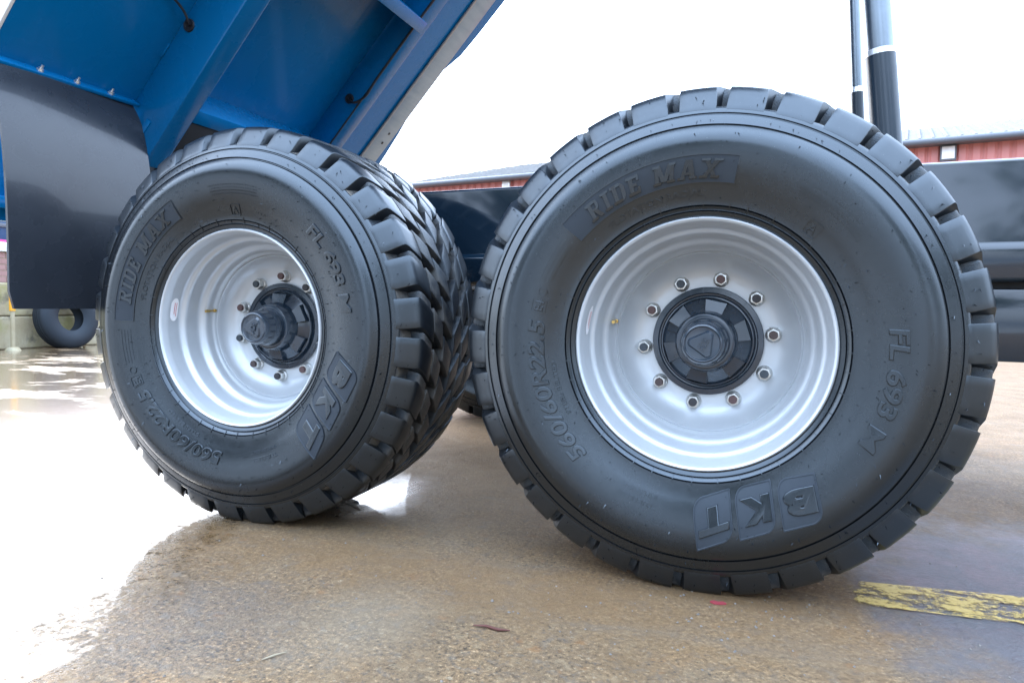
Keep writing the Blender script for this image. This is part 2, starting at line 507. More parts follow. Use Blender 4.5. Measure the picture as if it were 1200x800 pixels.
def slab_bm(s):
    """bold slab-serif capitals from overlapping strokes"""
    bm = bmesh.new()
    st = .24
    G_ = {}
    def bar(x0, y0, x1, y1): return [(x0, y0), (x1, y0), (x1, y1), (x0, y1)]
    def dia(xa, ya, xb, yb, t=st): return [(xa - t / 2, ya), (xa + t / 2, ya), (xb + t / 2, yb), (xb - t / 2, yb)]
    def serif(x, w, y): return bar(x, y, x + w, y + .13)
    G_['I'] = (.5, [bar(.13, 0, .37, 1), serif(0, .5, 0), serif(0, .5, .87)])
    G_['D'] = (.88, [bar(.12, 0, .36, 1), bar(0, 0, .6, .16), bar(0, .84, .6, 1), [(.6, 0), (.76, .1), (.86, .3), (.86, .7), (.76, .9), (.6, 1), (.6, .84), (.63, .62), (.63, .38), (.6, .16)]])
    G_['R'] = (.92, [bar(.12, 0, .36, 1), serif(0, .48, 0), bar(0, .84, .6, 1), bar(.3, .44, .6, .58), [(.6, .44), (.76, .52), (.8, .7), (.76, .92), (.6, 1), (.6, .84), (.62, .72), (.6, .58)], [(.38, .46), (.62, .46), (.92, 0), (.62, 0)]])
    G_['E'] = (.8, [bar(.12, 0, .36, 1), bar(0, 0, .74, .16), bar(0, .84, .72, 1), bar(.3, .42, .58, .58), bar(.6, .1, .76, .34), bar(.6, .68, .74, .92)])
    G_['M'] = (1.15, [bar(.1, 0, .3, 1), bar(.85, 0, 1.07, 1), serif(0, .42, 0), serif(.73, .42, 0), dia(.26, 1, .56, .1), dia(.9, 1, .60, .1), bar(0, .87, .34, 1), bar(.82, .87, 1.15, 1)])
    G_['A'] = (1.0, [dia(.22, 0, .46, 1, .2), dia(.80, 0, .54, 1, .26), bar(.25, .22, .75, .36), serif(0, .4, 0), serif(.6, .4, 0)])
    G_['X'] = (1.0, [dia(.2, 0, .8, 1, .26), dia(.8, 0, .2, 1, .22), serif(0, .42, 0), serif(.58, .42, 0), serif(0, .42, .87), serif(.58, .42, .87)])
    x, lift = 0., 0.
    for ch in s:
        if ch == ' ':
            x += .42; continue
        wd, ps = G_[ch]
        for p in ps:
            lift = (lift + .012) % .14
            prism(bm, [(x + a + .18 * b, b) for a, b in p], -.5, .5 + lift)
        x += wd + .12
    return bm

def arc_patch(bm, r0, r1, th0, th1, raise_, n=40, shear=0., m=6):
    """thin raised patch that follows the sidewall"""
    g = []
    for i in range(n + 1):
        row = []
        for j in range(m + 1):
            q = j / m
            r = r0 + (r1 - r0) * q
            a = rad(th0 + (th1 - th0) * i / n) - shear * (r - r0) / r0
            row.append((bm.verts.new((r * cos(a), ysmooth(r) - raise_, r * sin(a))), bm.verts.new((r * cos(a), ysmooth(r) + .0015, r * sin(a)))))
        g.append(row)
    for i in range(n):
        for j in range(m): bm.faces.new([g[i][j][0], g[i + 1][j][0], g[i + 1][j + 1][0], g[i][j + 1][0]])
    for i in range(n):
        for j in (0, m): bm.faces.new([g[i][j][0], g[i + 1][j][0], g[i + 1][j][1], g[i][j][1]])
    for j in range(m):
        for i in (0, n): bm.faces.new([g[i][j][0], g[i][j + 1][0], g[i][j + 1][1], g[i][j][1]])

def flat_patch(bm, poly, r0, th, raise_, z0=.0015):
    """poly in (clockwise, outward) metres round a centre at radius r0, angle th"""
    def P(x, y, lift):
        r = r0 + y
        a = rad(th) - x / r0
        return (r * cos(a), ysmooth(r) - lift, r * sin(a))
    # fan with inner ring so the patch follows the bulge
    cx = sum(p[0] for p in poly) / len(poly); cy = sum(p[1] for p in poly) / len(poly)
    rings = []
    for k in (1., .8, .6, .4, .2): rings.append([bm.verts.new(P(cx + (x - cx) * k, cy + (y - cy) * k, raise_)) for x, y in poly])
    c = bm.verts.new(P(cx, cy, raise_))
    lo = [bm.verts.new(P(x, y, -z0)) for x, y in poly]
    n = len(poly)
    for A, B in list(zip(rings, rings[1:])) + [(rings[0], lo)]:
        for i in range(n): bm.faces.new([A[i], A[(i + 1) % n], B[(i + 1) % n], B[i]])
    for i in range(n): bm.faces.new([rings[-1][i], rings[-1][(i + 1) % n], c])

def rpoly(w, h, r, shear=0., corners=(1, 1, 1, 1), n=5, dens=4):
    """rounded parallelogram outline; corners: bl, br, tr, tl"""
    out = []
    C4 = ((-w / 2, -h / 2, pi), (w / 2, -h / 2, 1.5 * pi), (w / 2, h / 2, 0), (-w / 2, h / 2, pi / 2))
    for (x, y, a), on in zip(C4, corners):
        rr = r if on else r * .12
        cx, cy = x - math.copysign(rr, x), y - math.copysign(rr, y)
        for k in range(n + 1):
            t = a + pi / 2 * k / n
            out.append((cx + rr * cos(t), cy + rr * sin(t)))
    full = []
    for (xa, ya), (xb, yb) in zip(out, out[1:] + out[:1]):
        d = math.hypot(xb - xa, yb - ya)
        m = max(1, int(d / (h / dens)))
        full += [(xa + (xb - xa) * k / m, ya + (yb - ya) * k / m) for k in range(m)]
    return [(x + shear * y, y) for x, y in full]

def sidewall_parts():
    """list of (name, mesh data, kind) made once, shared by both wheels"""
    out = []
    def add(name, bm, mat, kind=None, smooth=None):
        bmesh.ops.recalc_face_normals(bm, faces=bm.faces)
        me = bpy.data.meshes.new(name)
        bm.to_mesh(me); bm.free()
        me.materials.append(mat)
        if smooth:
            me.polygons.foreach_set('use_smooth', [True] * len(me.polygons)); me.set_sharp_from_angle(angle=rad(smooth))
        out.append((name, me, kind))
    # band with thick edges and slab capitals
    bm = bmesh.new(); arc_patch(bm, .379, .440, 139.3, 79.6, .0016, 48)
    add('lettering_band', bm, M['matte'], smooth=30)
    bm = bmesh.new()
    for a in (.3775, .4395): arc_patch(bm, a, a + .0022, 139.6, 79.3, .0030, 48, m=1)
    for a in (139.6, 79.75): arc_patch(bm, .3775, .4417, a, a - .35, .0030, 1, m=6)
    add('band_edge', bm, M['letter'])
    for word, ta, tb in (('RIDE', 131.5, 110.6), ('MAX', 107.0, 84)):
        bm = slab_bm(word); wrap(bm, .4095, .043, ta, tb, .0042, zm=.5)
        add('raised_lettering', bm, M['letter'], smooth=24)
    bm = text_bm('FLOTATION RADIAL', .012); wrap(bm, .357, .015, 127.5, 90, .0018)
    add('raised_lettering', bm, M['letter'], smooth=24)
    bm = text_bm('560/60R22.5', .030); wrap(bm, .400, .043, -133.5, -187.2, .0040, .12)
    add('raised_lettering', bm, M['letter'], smooth=24)
    bm = text_bm('STEEL BELTED', .008); wrap(bm, .360, .011, -149.5, -171.5, .0018)
    add('raised_lettering', bm, M['letter'], smooth=24)
    bm = text_bm('TUBELESS', .012); wrap(bm, .403, .012, -103.2, -116.5, .0018)
    add('raised_lettering', bm, M['letter'], smooth=24)
    bm = text_bm('IMPLEMENT', .006); wrap(bm, .381, .010, -103, -117, .0016)
    add('raised_lettering', bm, M['letter'], smooth=24)
    bm = text_bm('FL 693 M', .034); wrap(bm, .4165, .041, 7, -30.5, .0040, .15)
    add('raised_lettering', bm, M['letter'], smooth=24)
    # three slanted tiles with capitals
    TL = {'B': [(0.18, -0.3), (0.261, -0.274), (0.285, -0.379), (0.201, -0.413)], 'K': [(0.089, -0.331), (0.169, -0.301), (0.187, -0.413), (0.108, -0.446)], 'T': [(-0.004, -0.367), (0.08, -0.332), (0.095, -0.444), (0.013, -0.484)]}
    for ch, (tl, tr, br, bl) in TL.items():
        def quad(u, v, lift):          # u to the right, v upward of the upright photograph
            x = (bl[0] * (1 - u) + br[0] * u) * (1 - v) + (tl[0] * (1 - u) + tr[0] * u) * v
            z = (bl[1] * (1 - u) + br[1] * u) * (1 - v) + (tl[1] * (1 - u) + tr[1] * u) * v
            r = math.hypot(x, z)
            return (x, ysmooth(r) - lift, z)
        bm = bmesh.new()
        o = [(x + .5, y + .5) for x, y in rpoly(1, 1, .27, 0, (0, 1, 0, 1), 6, 8)]
        def ringv(k, lift): return [bm.verts.new(quad(.5 + (x - .5) * k, .5 + (y - .5) * k, lift)) for x, y in o]
        RR_ = [ringv(1.0, -.001), ringv(1.0, .0032), ringv(.95, .0034), ringv(.93, .0020), ringv(.7, .0020), ringv(.45, .0020), ringv(.2, .0020)]
        for A_, B_ in zip(RR_, RR_[1:]):
            for k in range(len(A_)): bm.faces.new([A_[k], A_[(k + 1) % len(A_)], B_[(k + 1) % len(A_)], B_[k]])
        bm.faces.new(RR_[-1])
        add('logo_tile', bm, M['matte'], smooth=25)
        bm = text_bm(ch, .075)
        xs = [v.co.x for v in bm.verts]; ys = [v.co.y for v in bm.verts]
        x0, x1, y0, y1 = min(xs), max(xs), min(ys), max(ys)
        for v in bm.verts:
            u, q = (v.co.x - x0) / (x1 - x0), (v.co.y - y0) / (y1 - y0)
            v.co = quad(.92 - u * .82, .77 - q * .54, .0052 * v.co.z / .09 if v.co.z > 0 else 0)
        add('raised_lettering', bm, M['letter'], smooth=24)
    # boxed letter and the small approval box
    def frame(wd, hh, r, r0, th, t=.0016, lift=.0026):
        bm = bmesh.new()
        o = rpoly(wd, hh, r); i_ = [(x * (1 - 2 * t / wd), y * (1 - 2 * t / hh)) for x, y in o]
        def P(x, y, l):
            rr = r0 + y; a = rad(th) - x / r0
            return bm.verts.new((rr * cos(a), ysmooth(rr) - l, rr * sin(a)))
        R = [[P(x, y, l) for x, y in q] for q, l in ((o, -.001), (o, lift), (i_, lift), (i_, -.001))]
        for A, B in zip(R, R[1:]):
            for k in range(len(A)): bm.faces.new([A[k], A[(k + 1) % len(A)], B[(k + 1) % len(A)], B[k]])
        return bm
    add('lettering_frame', frame(.034, .034, .006, .357, 48.5), M['letter'])
    bm = text_bm('A', .002); wrap(bm, .357, .020, 50.2, 46.9, .0026)
    add('raised_lettering', bm, M['letter'], smooth=24)
    add('lettering_frame', frame(.034, .036, .004, .402, 167.5), M['letter'])
    bm = text_bm('E4', .02); wrap(bm, .402, .022, 169.4, 165.6, .0026)
    add('raised_lettering', bm, M['letter'], smooth=24)
    add('lettering_frame', frame(.022, .022, .010, .402, 162.3), M['letter'])
    # worn small print: rows of raised dashes nobody could read
    rnd = random.Random(3)
    bm = bmesh.new()
    for (ra, dr, rows, t0, t1) in ((.431, .0085, 4, 61, 36.5), (.420, .0100, 4, 159, 143.5)):
        for k in range(rows):
            a, r = t0 - rnd.random() * 1.5, ra - k * dr
            while a > t1:
                wd = rnd.uniform(.25, .75)
                arc_patch(bm, r - .0020, r + .0020, a, a - wd, .0016, 1, m=1)
                a -= wd + rnd.uniform(.18, .4)
    add('small_print', bm, M['letter'], 'stuff')
    # radial ticks on the bead ring and sidewall
    bm = bmesh.new()
    for k in range(40):
        a = k * 9 + rnd.uniform(-1.2, 1.2)
        arc_patch(bm, .3195, .3265 + rnd.choice((0, .010, .012)), a, a - .34, .0022, 1, m=2)
    add('mould_rib', bm, M['letter'], 'stuff')
    # rubber vent hairs
    bm = bmesh.new()
    def hair(r, y, a, ln):
        d = Vector((rnd.uniform(-.6, .6), -1, rnd.uniform(-.6, .6))).normalized()
        p = Vector((r * cos(a), y, r * sin(a)))
        s_ = d.cross(Vector((rnd.random(), rnd.random(), rnd.random()))).normalized() * .0017
        t_ = d.cross(s_)
        b = [bm.verts.new(p + s_ * cos(q) + t_ * sin(q) - d * .001) for q in (0, 2.09, 4.19)]
        tip = bm.verts.new(p + d * ln + Vector((0, 0, -ln * .25)))
        for q in range(3): bm.faces.new([b[q], b[(q + 1) % 3], tip])
    for k in range(32):
        for r, y in ((.600, .0165), (.585, .008), (.566, -.002), (.575, .0025)):
            if rnd.random() < .75:
                hair(r + rnd.uniform(-.004, .004), y, k * PITCH + rnd.uniform(-.33, .3) * PITCH - .0, rnd.uniform(.005, .013))
    for k in range(240):
        r = rnd.choice((.524, .524, .49, .47, .45, .43, .39, .36, .345))
        hair(r, ysmooth(r), rnd.uniform(0, 2 * pi), rnd.uniform(.005, .012))
    add('vent_hair', bm, M['letter'], 'stuff')
    return out

# ---- rim, hub, nuts
def rim_mesh():
    bm = bmesh.new()
    P = [(.262, .45), (.272, .35), (.272, .14), (.284, .10), (.2935, .03), (.2975, .010), (.3015, .0035), (.3040, -.0020), (.3035, -.0070), (.3000, -.0095), (.2960, -.0080), (.2935, -.0020), (.2915, .006),
         (.2892, .012), (.2880, .020), (.2866, .052), (.2856, .0575), (.2830, .0625), (.2790, .0660), (.2750, .0690), (.2725, .0735), (.2712, .080), (.2696, .112), (.2680, .1200), (.2645, .1265), (.2590, .1315), (.2535, .1360), (.2495, .1420), (.2475, .150), (.2462, .158), (.2440, .164), (.2415, .1665),
         (.2395, .170), (.2375, .1755), (.2350, .1730), (.2325, .1710), (.2300, .1745), (.2265, .184), (.2190, .197), (.2080, .209), (.1950, .2185), (.1800, .2245), (.1650, .2265), (.110, .2265)]
    revolve(bm, P, 192)
    bmesh.ops.recalc_face_normals(bm, faces=bm.faces)
    me = bpy.data.meshes.new('wheel')
    bm.to_mesh(me); bm.free()
    me.materials.append(M['silver'])
    me.polygons.foreach_set('use_smooth', [True] * len(me.polygons))
    me.set_sharp_from_angle(angle=rad(50))
    return me

def hub_meshes():
    out = []
    def add(name, bm, mat, smooth=32):
        bmesh.ops.recalc_face_normals(bm, faces=bm.faces)
        me = bpy.data.meshes.new(name)
        bm.to_mesh(me); bm.free()
        me.materials.append(mat)
        me.polygons.foreach_set('use_smooth', [True] * len(me.polygons)); me.set_sharp_from_angle(angle=rad(smooth))
        out.append((name, me))
    bm = bmesh.new()
    revolve(bm, [(.100, .240), (.1435, .240), (.1445, .232), (.1445, .2165), (.1430, .2145), (.1300, .2135), (.1280, .2150), (.1270, .2190), (.1235, .2195), (.1215, .2170), (.1205, .2080), (.1190, .2055), (.1160, .2050), (.1145, .2065),
                 (.1130, .2100), (.0950, .1990), (.0820, .1890), (.0770, .1700), (.0745, .1500), (.0715, .1450), (.0640, .1430), (.0600, .1440), (.0580, .150)], 96)
    for k in range(6):             # ribs between the pockets
        a = rad(18 + k * 60)
        Mx = Matrix.Rotation(-a, 4, 'Y')
        vs = []
        for da, rr, yy in ((-.25, .1120, .1900), (.25, .1120, .1900), (.27, .0765, .1830), (-.27, .0765, .1830)):
            vs.append((rr * cos(da), yy, rr * sin(da)))
        t = [bm.verts.new(Mx @ Vector(v)) for v in vs]
        b = [bm.verts.new(Mx @ (Vector((v[0] * 1.02, v[1] + .026, v[2] * 1.16)))) for v in vs]
        bm.faces.new(t)
        for i in range(4): bm.faces.new([t[i], t[(i + 1) % 4], b[(i + 1) % 4], b[i]])
    for a in (3, 47, 96, 110, 188, 232, 275):        # cast split lines on the flange
        Mx = Matrix.Rotation(-rad(a), 4, 'Y')
        box(bm, .1285, .1440, .2125, .2150, -.0011, .0011, 0, Mx)
    rnd = random.Random(5)
    for a0_, a1_ in ((66, 90), (190, 222), (300, 330)):  # cast marks
        a = a0_
        while a < a1_:
            Mx = Matrix.Rotation(-rad(a), 4, 'Y')
            box(bm, .1330, .1330 + rnd.uniform(.004, .007), .2122, .2150, -.0012, .0012, 0, Mx)
            a += rnd.uniform(2, 2.8)
    add('hub', bm, M['hub'])
    bm = bmesh.new()
    revolve(bm, [(.0600, .150), (.0600, .128), (.0590, .122), (.0560, .118), (.0545, .110), (.0535, .086), (.0520, .0765), (.0480, .0705), (.0440, .0690), (.0425, .0700), (.0415, .0715), (.0400, .0718), (.0001, .0710)], 72)
    tri = []
    for k in range(3):             # raised rounded triangle and letters
        for j in range(7):
            t = rad(175 + 120 * k - 40 + j * 80 / 6)
            c = rad(175 + 120 * k)
            tri.append((.020 * cos(c) + .013 * cos(t), .020 * sin(c) + .013 * sin(t)))
    a = [bm.verts.new((x * .93, .0670, z * .93)) for x, z in tri]; b = [bm.verts.new((x * 1.17, .0735, z * 1.17)) for x, z in tri]
    bm.faces.new(a)
    for i in range(len(a)): bm.faces.new([a[i], a[(i + 1) % len(a)], b[(i + 1) % len(a)], b[i]])
    tb = text_bm('ADR', .03)
    xs = [v.co.x for v in tb.verts]; ys = [v.co.y for v in tb.verts]
    x0, x1, y0, y1 = min(xs), max(xs), min(ys), max(ys)
    Rr = Matrix.Rotation(rad(62), 2)
    for v in tb.verts:
        q = Rr @ Vector((((v.co.x - x0) / (x1 - x0) - .5) * .036, ((v.co.y - y0) / (y1 - y0) - .5) * .020))
        v.co = (q.x + .003, .0672 - (.0045 * v.co.z / .09 if v.co.z > 0 else 0), q.y)
    me = bpy.data.meshes.new('tmp'); tb.to_mesh(me); tb.free(); bm.from_mesh(me); bpy.data.meshes.remove(me)
    add('hub_cap', bm, M['hub'])
    return out

def nut_mesh():
    bm = bmesh.new()
    revolve(bm, [(.0001, .227), (.0205, .227), (.0205, .2225), (.0185, .2195), (.0165, .2180)], 24)
    c, n = [], 6
    def ring(r, y, k=6, mi=0): return [bm.verts.new((r * cos(2 * pi * i / k), y, r * sin(2 * pi * i / k))) for i in range(k)]
    R = [ring(.0180, .2210), ring(.0180, .2035), ring(.0160, .2010), ring(.0120, .2005)]
    for A, B in zip(R, R[1:]):
        for i in range(6): bm.faces.new([A[i], A[(i + 1) % 6], B[(i + 1) % 6], B[i]])
    R = [ring(.0112, .2060, 16), ring(.0112, .1945, 16), ring(.0100, .1925, 16)]
    for A, B in zip(R, R[1:]):
        for i in range(16): bm.faces.new([A[i], A[(i + 1) % 16], B[(i + 1) % 16], B[i]]).material_index = 1
    bm.faces.new(R[-1]).material_index = 1
    bmesh.ops.recalc_face_normals(bm, faces=bm.faces)
    me = bpy.data.meshes.new('wheel_nut')
    bm.to_mesh(me); bm.free()
    me.materials.append(M['nut']); me.materials.append(M['stud'])
    me.polygons.foreach_set('use_smooth', [True] * len(me.polygons)); me.set_sharp_from_angle(angle=rad(32))
    return me

def nut_variant(me, col):
    m2 = me.copy()
    m2.materials[1] = simple('stud end', col, .6, .3, 0, .5, 160)
    return m2
def valve_mesh():
    bm = bmesh.new()
    tube(bm, [(0, 0, 0), (0, -.008, 0)], .0055, 10)
    tube(bm, [(0, -.006, 0), (0, -.036, -.001)], .0034, 10)
    tube(bm, [(0, -.030, -.001), (0, -.046, -.0015)], .0046, 10)
    bmesh.ops.recalc_face_normals(bm, faces=bm.faces)
    me = bpy.data.meshes.new('valve_stem'); bm.to_mesh(me); bm.free()
    me.materials.append(M['brass'])
    return me

def sticker_mesh():
    bm = bmesh.new()
    def patch(y0, y1, a0_, a1_, lift, mi, rnd_=True):
        n, m = 14, 6
        g = []
        for i in range(n + 1):
            row = []
            for j in range(m + 1):
                u, v = i / n * 2 - 1, j / m * 2 - 1
                if rnd_: u2 = u * (1 - .16 * (abs(v) ** 3)); v2 = v * (1 - .35 * abs(u) ** 6)
                else: u2, v2 = u, v
                y = (y0 + y1) / 2 + (y1 - y0) / 2 * v2
                a = rad((a0_ + a1_) / 2 + (a1_ - a0_) / 2 * u2)
                r = .2880 + (.2866 - .2880) * (y - .020) / .032 - lift
                row.append(bm.verts.new((r * cos(a), y, r * sin(a))))
            g.append(row)
        for i in range(n):
            for j in range(m): bm.faces.new([g[i][j], g[i + 1][j], g[i + 1][j + 1], g[i][j + 1]]).material_index = mi
    patch(.021, .050, 162, 177, .0010, 0)
    patch(.034, .037, 165, 172.5, .0016, 1, False)
    patch(.041, .0435, 165, 174, .0016, 1, False)
    me = bpy.data.meshes.new('rim_sticker'); bm.to_mesh(me); bm.free()
    me.materials.append(M['sticker']); me.materials.append(M['stickerprint'])
    return me

NUT0 = nut_mesh()
NUTS = [NUT0, nut_variant(NUT0, (.045, .042, .045)), nut_variant(NUT0, (.11, .065, .06)), nut_variant(NUT0, (.06, .07, .08))]
RIM, HUB, NUT, VALVE, STICK, TXT = rim_mesh(), hub_meshes(), NUT0, valve_mesh(), sticker_mesh(), sidewall_parts()

def wheel(loc, rz, rx, turn, nut_phase, lug_phase, label, full=True, flip=False):
    o = link('wheel', RIM, trailer)
    o['label'] = label
    o.location = loc
    o.rotation_euler = (rx, 0, rz + (pi if flip else 0))
    link('tyre', TYRE, o)
    for me in LUGS:
        for k in range(32):
            l = link(me.name.split('.')[0], me, o)
            l.rotation_euler = (0, -(rad(lug_phase) + k * PITCH + random.uniform(-.004, .004)), 0)
    for name, me in HUB:
        h = link(name, me, o)
        h.rotation_euler = (0, -rad(nut_phase - 115.4), 0)
    for k in range(10):
        a = rad(nut_phase - 36 * k)
        nt = link('wheel_nut', NUTS[(k * 7 + int(nut_phase)) % 4], o)
        nt.location = (.1675 * cos(a), 0, .1675 * sin(a))
        nt.rotation_euler = (0, random.uniform(0, pi), 0)
    if not full: return o
    v = link('valve_stem', VALVE, o)
    a = rad(168.5)
    v.location = (.2415 * cos(a), .170, .2415 * sin(a))
    st = link('rim_sticker', STICK, o)
    for name, me, kind in TXT:
        t = link(name, me, o)
        t.rotation_euler = (0, -rad(turn), 0)
        if kind: t['kind'] = kind
    return o

wheel((0, 0, ZC), 0, 0, 0, 115.39, 2.5, 'silver wheel with black treaded tyre beside the hydraulic rams')
wheel((-WB, 0, ZC), rad(1.1546), rad(.388), 38.5, 123.2, 6.0, 'silver wheel with black treaded tyre in front of the mudflap')
wheel((0, 2.62, ZC), 0, 0, 0, 100, 0, 'wheel on the far side under the chassis', False, True)
wheel((-WB, 2.62, ZC), 0, 0, 0, 80, 4, 'rear wheel on the far side under the chassis', False, True)

# ---- tipping body (local frame: l along the floor, y across, h out of the underside)
T = rad(48)
Q = Vector((-2.27, 0, 1.49))
LD, ND = Vector((cos(T), 0, sin(T))), Vector((sin(T), 0, -cos(T)))
BM4 = Matrix(((LD.x, 0, ND.x, Q.x), (LD.y, 1, ND.y, Q.y), (LD.z, 0, ND.z, Q.z), (0, 0, 0, 1)))
LEN = 5.4
def body_box(name, l0, l1, y0, y1, h0, h1, mat, parent, bev=.004):
    return bbox(name, (l0, l1, y0, y1, h0, h1), mat, parent, bev, BM4)

body = body_box('tipping_body', -.02, LEN, -.02, 2.060, -.012, 0, M['blue'], trailer, 0)
# folded side sill on the near edge
bm = bmesh.new()
sec = [(-.020, .001), (-.132, .003), (-.134, .000), (-.134, -.070), (-.126, -.070), (-.126, -.010), (-.020, -.010)]
a = [bm.verts.new(BM4 @ Vector((-.02, y, h))) for y, h in sec]; b = [bm.verts.new(BM4 @ Vector((LEN, y, h))) for y, h in sec]
bm.faces.new(a); bm.faces.new(b)
for i in range(len(sec)): bm.faces.new([a[i], a[(i + 1) % len(sec)], b[(i + 1) % len(sec)], b[i]])
finish('side_sill', bm, M['blue'], body, 30)
body_box('side_trim', -.02, LEN, -.146, -.1345, -.34, .004, simple('white trim paint', (.78, .78, .77), .4), body, .002)
body_box('longitudinal_rail', -.17, LEN - .3, .430, .530, -.002, .200, M['blue'], body, .010)
body_box('longitudinal_rail', -.17, LEN - .3, 1.448, 1.560, -.002, .135, M['blue'], body, .010)
body_box('rail_flange', -.1, LEN - .3, 1.562, 1.640, -.002, .012, M['blue'], body, .003)
for l in (.07, .905, 1.85, 2.75, 3.65, 4.55):
    body_box('cross_member', l, l + .06, .528, 1.450, -.001, .19, M['blue'], body, .004)
body_box('weld_bead', -.10, -.01, .4255, .4295, .10, .125, M['blue'], body, .0015)
for l, d in ((.215, .06), (1.15, .1), (2.2, .1)):
    body_box('weld_bead', l, l + d, .424, .431, -.001, .006, M['blue'], body, .002)
# far edge: galvanised strip, seam pipe and scalloped outer edge plate
body_box('edge_strip', -.02, LEN, 1.960, 2.118, -.001, .010, M['strip'], body, .002)
bm = bmesh.new()
tube(bm, [BM4 @ Vector((l, 1.950, .010)) for l in (-.02, .45, .47, .49, .95, LEN)], .007, 8)
finish('seam_pipe', bm, simple('bare steel pipe', (.42, .37, .33), .45, .5), body, 40)
bm = bmesh.new()
out = [(-.02, 2.20), (.14, 2.195), (.34, 2.165), (.45, 2.140), (.56, 2.123), (.62, 2.121), (.70, 2.121), (.78, 2.128), (.86, 2.165), (.94, 2.200), (1.10, 2.215), (1.5, 2.23), (LEN, 2.23)]
poly = out + [(LEN, 2.07), (-.02, 2.07)]
prism(bm, poly, -.030, -.006)
bmesh.ops.transform(bm, matrix=BM4, verts=bm.verts)
finish('edge_plate', bm, M['blue'], body)
for l in (.24, .31): body_box('strip_hole', l, l + .016, 2.045, 2.061, .0095, .0120, M['cable'], body, .003)

def grommet(l, y, h, side):
    bm = bmesh.new()
    revolve(bm, [(.0001, -.001), (.015, -.001), (.016, -.005), (.024, -.005), (.026, 0), (.026, .004)], 24)
    o = finish('cable_grommet', bm, [M['cable']], body, 40)
    o.location = BM4 @ Vector((l, y, h))
    return o
grommet(.385, .4285, .036, -1)
grommet(.42, 1.446, .075, -1)
def cable(pts, r=.005):
    bm = bmesh.new()
    P = [BM4 @ Vector(p) for p in pts]
    fin = []
    for i in range(len(P) - 1):
        p0, p1, p2, p3 = P[max(i - 1, 0)], P[i], P[i + 1], P[min(i + 2, len(P) - 1)]
        for k in range(6):
            t = k / 6
            fin.append(.5 * ((2 * p1) + (p2 - p0) * t + (2 * p0 - 5 * p1 + 4 * p2 - p3) * t * t + (3 * p1 - p0 - 3 * p2 + p3) * t ** 3))
    fin.append(P[-1])
    tube(bm, fin, r, 6)
    return finish('cable', bm, M['cable'], body, 60)
cable([(.385, .4285, .036), (.395, .412, .050), (.425, .38, .03), (.445, .33, .012), (.47, .20, .010), (.55, .0, .02), (.62, -.06, .024)], .0048)
cable([(.42, 1.446, .075), (.415, 1.432, .10), (.44, 1.43, .135), (.50, 1.438, .150), (.60, 1.442, .141), (.95, 1.443, .141), (1.2, 1.445, .142), (2.2, 1.445, .142), (3.6, 1.445, .142)], .0065)
bm = bmesh.new()
tube(bm, [BM4 @ Vector((l, 1.442, .141)) for l in (.05, .25, .44, .60)], .0045, 6)
finish('cable', bm, M['cable'], body, 60)
body_box('cable_clip', 1.085, 1.115, 1.43, 1.455, .13, .155, M['sticker'], body, .004)

bm = bmesh.new()
tube(bm, [BM4 @ Vector((-.10, y, .10)) for y in (.531, 1.446)], .065, 20)
finish('hinge_tube', bm, M['dark'], body, 50)
body_box('hinge_box', -.16, .068, .532, 1.446, .012, .185, M['dark'], body, .006)
# rear bracket the mudflap hangs from
FX, FY0, FY1 = -2.262, -.150, .425
bm = bmesh.new()
box(bm, -.008, .006, FY0 - .005, FY1 + .004, -.005, .036)
bmesh.ops.recalc_face_normals(bm, faces=bm.faces); bevel(bm, .003)
bmesh.ops.transform(bm, matrix=BM4, verts=bm.verts)
finish('flap_bracket', bm, M['blue'], body, 35)

# ---- mudflap: stiff rubber sheet, bends from the bracket to hang plumb
bm = bmesh.new()
prof = []
x, z, ang = FX + .006, 1.476, rad(22)
N = 28
for i in range(N + 1):
    prof.append((x, z, ang))
    ds = .828 / N
    x += sin(ang) * ds; z -= cos(ang) * ds
    ang = rad(-1.5) + (rad(24) - rad(-1.5)) * math.exp(-(i + 1) / N * 4.2)
th = .010
rows = []
for i, (x, z, a_) in enumerate(prof):
    f = i / N
    row = []
    for j in range(9):
        u = j / 8
        y0, y1 = FY0 + .012 * f, FY1 + .02 * f
        if i < 4: y1 -= .02 * (1 - i / 4) ** 2
        if i > N - 2: y0 += .008 * (i - N + 2); y1 -= .008 * (i - N + 2)
        y = y0 + (y1 - y0) * u
        bow = .010 * sin(pi * u) * f + .006 * sin(5 * u + 3 * f)
        row.append((bm.verts.new((x + bow, y, z)), bm.verts.new((x + bow - th * cos(a_), y, z - th * sin(a_)))))
    rows.append(row)
for i in range(N):
    for j in range(8):
        bm.faces.new([rows[i][j][0], rows[i][j + 1][0], rows[i + 1][j + 1][0], rows[i + 1][j][0]])
        bm.faces.new([rows[i][j][1], rows[i][j + 1][1], rows[i + 1][j + 1][1], rows[i + 1][j][1]])
    for j in (0, 8): bm.faces.new([rows[i][j][0], rows[i + 1][j][0], rows[i + 1][j][1], rows[i][j][1]])
for i in (0, N):
    for j in range(8): bm.faces.new([rows[i][j][0], rows[i][j + 1][0], rows[i][j + 1][1], rows[i][j][1]])
flap = finish('mudflap', bm, M['flap'], trailer, 50)
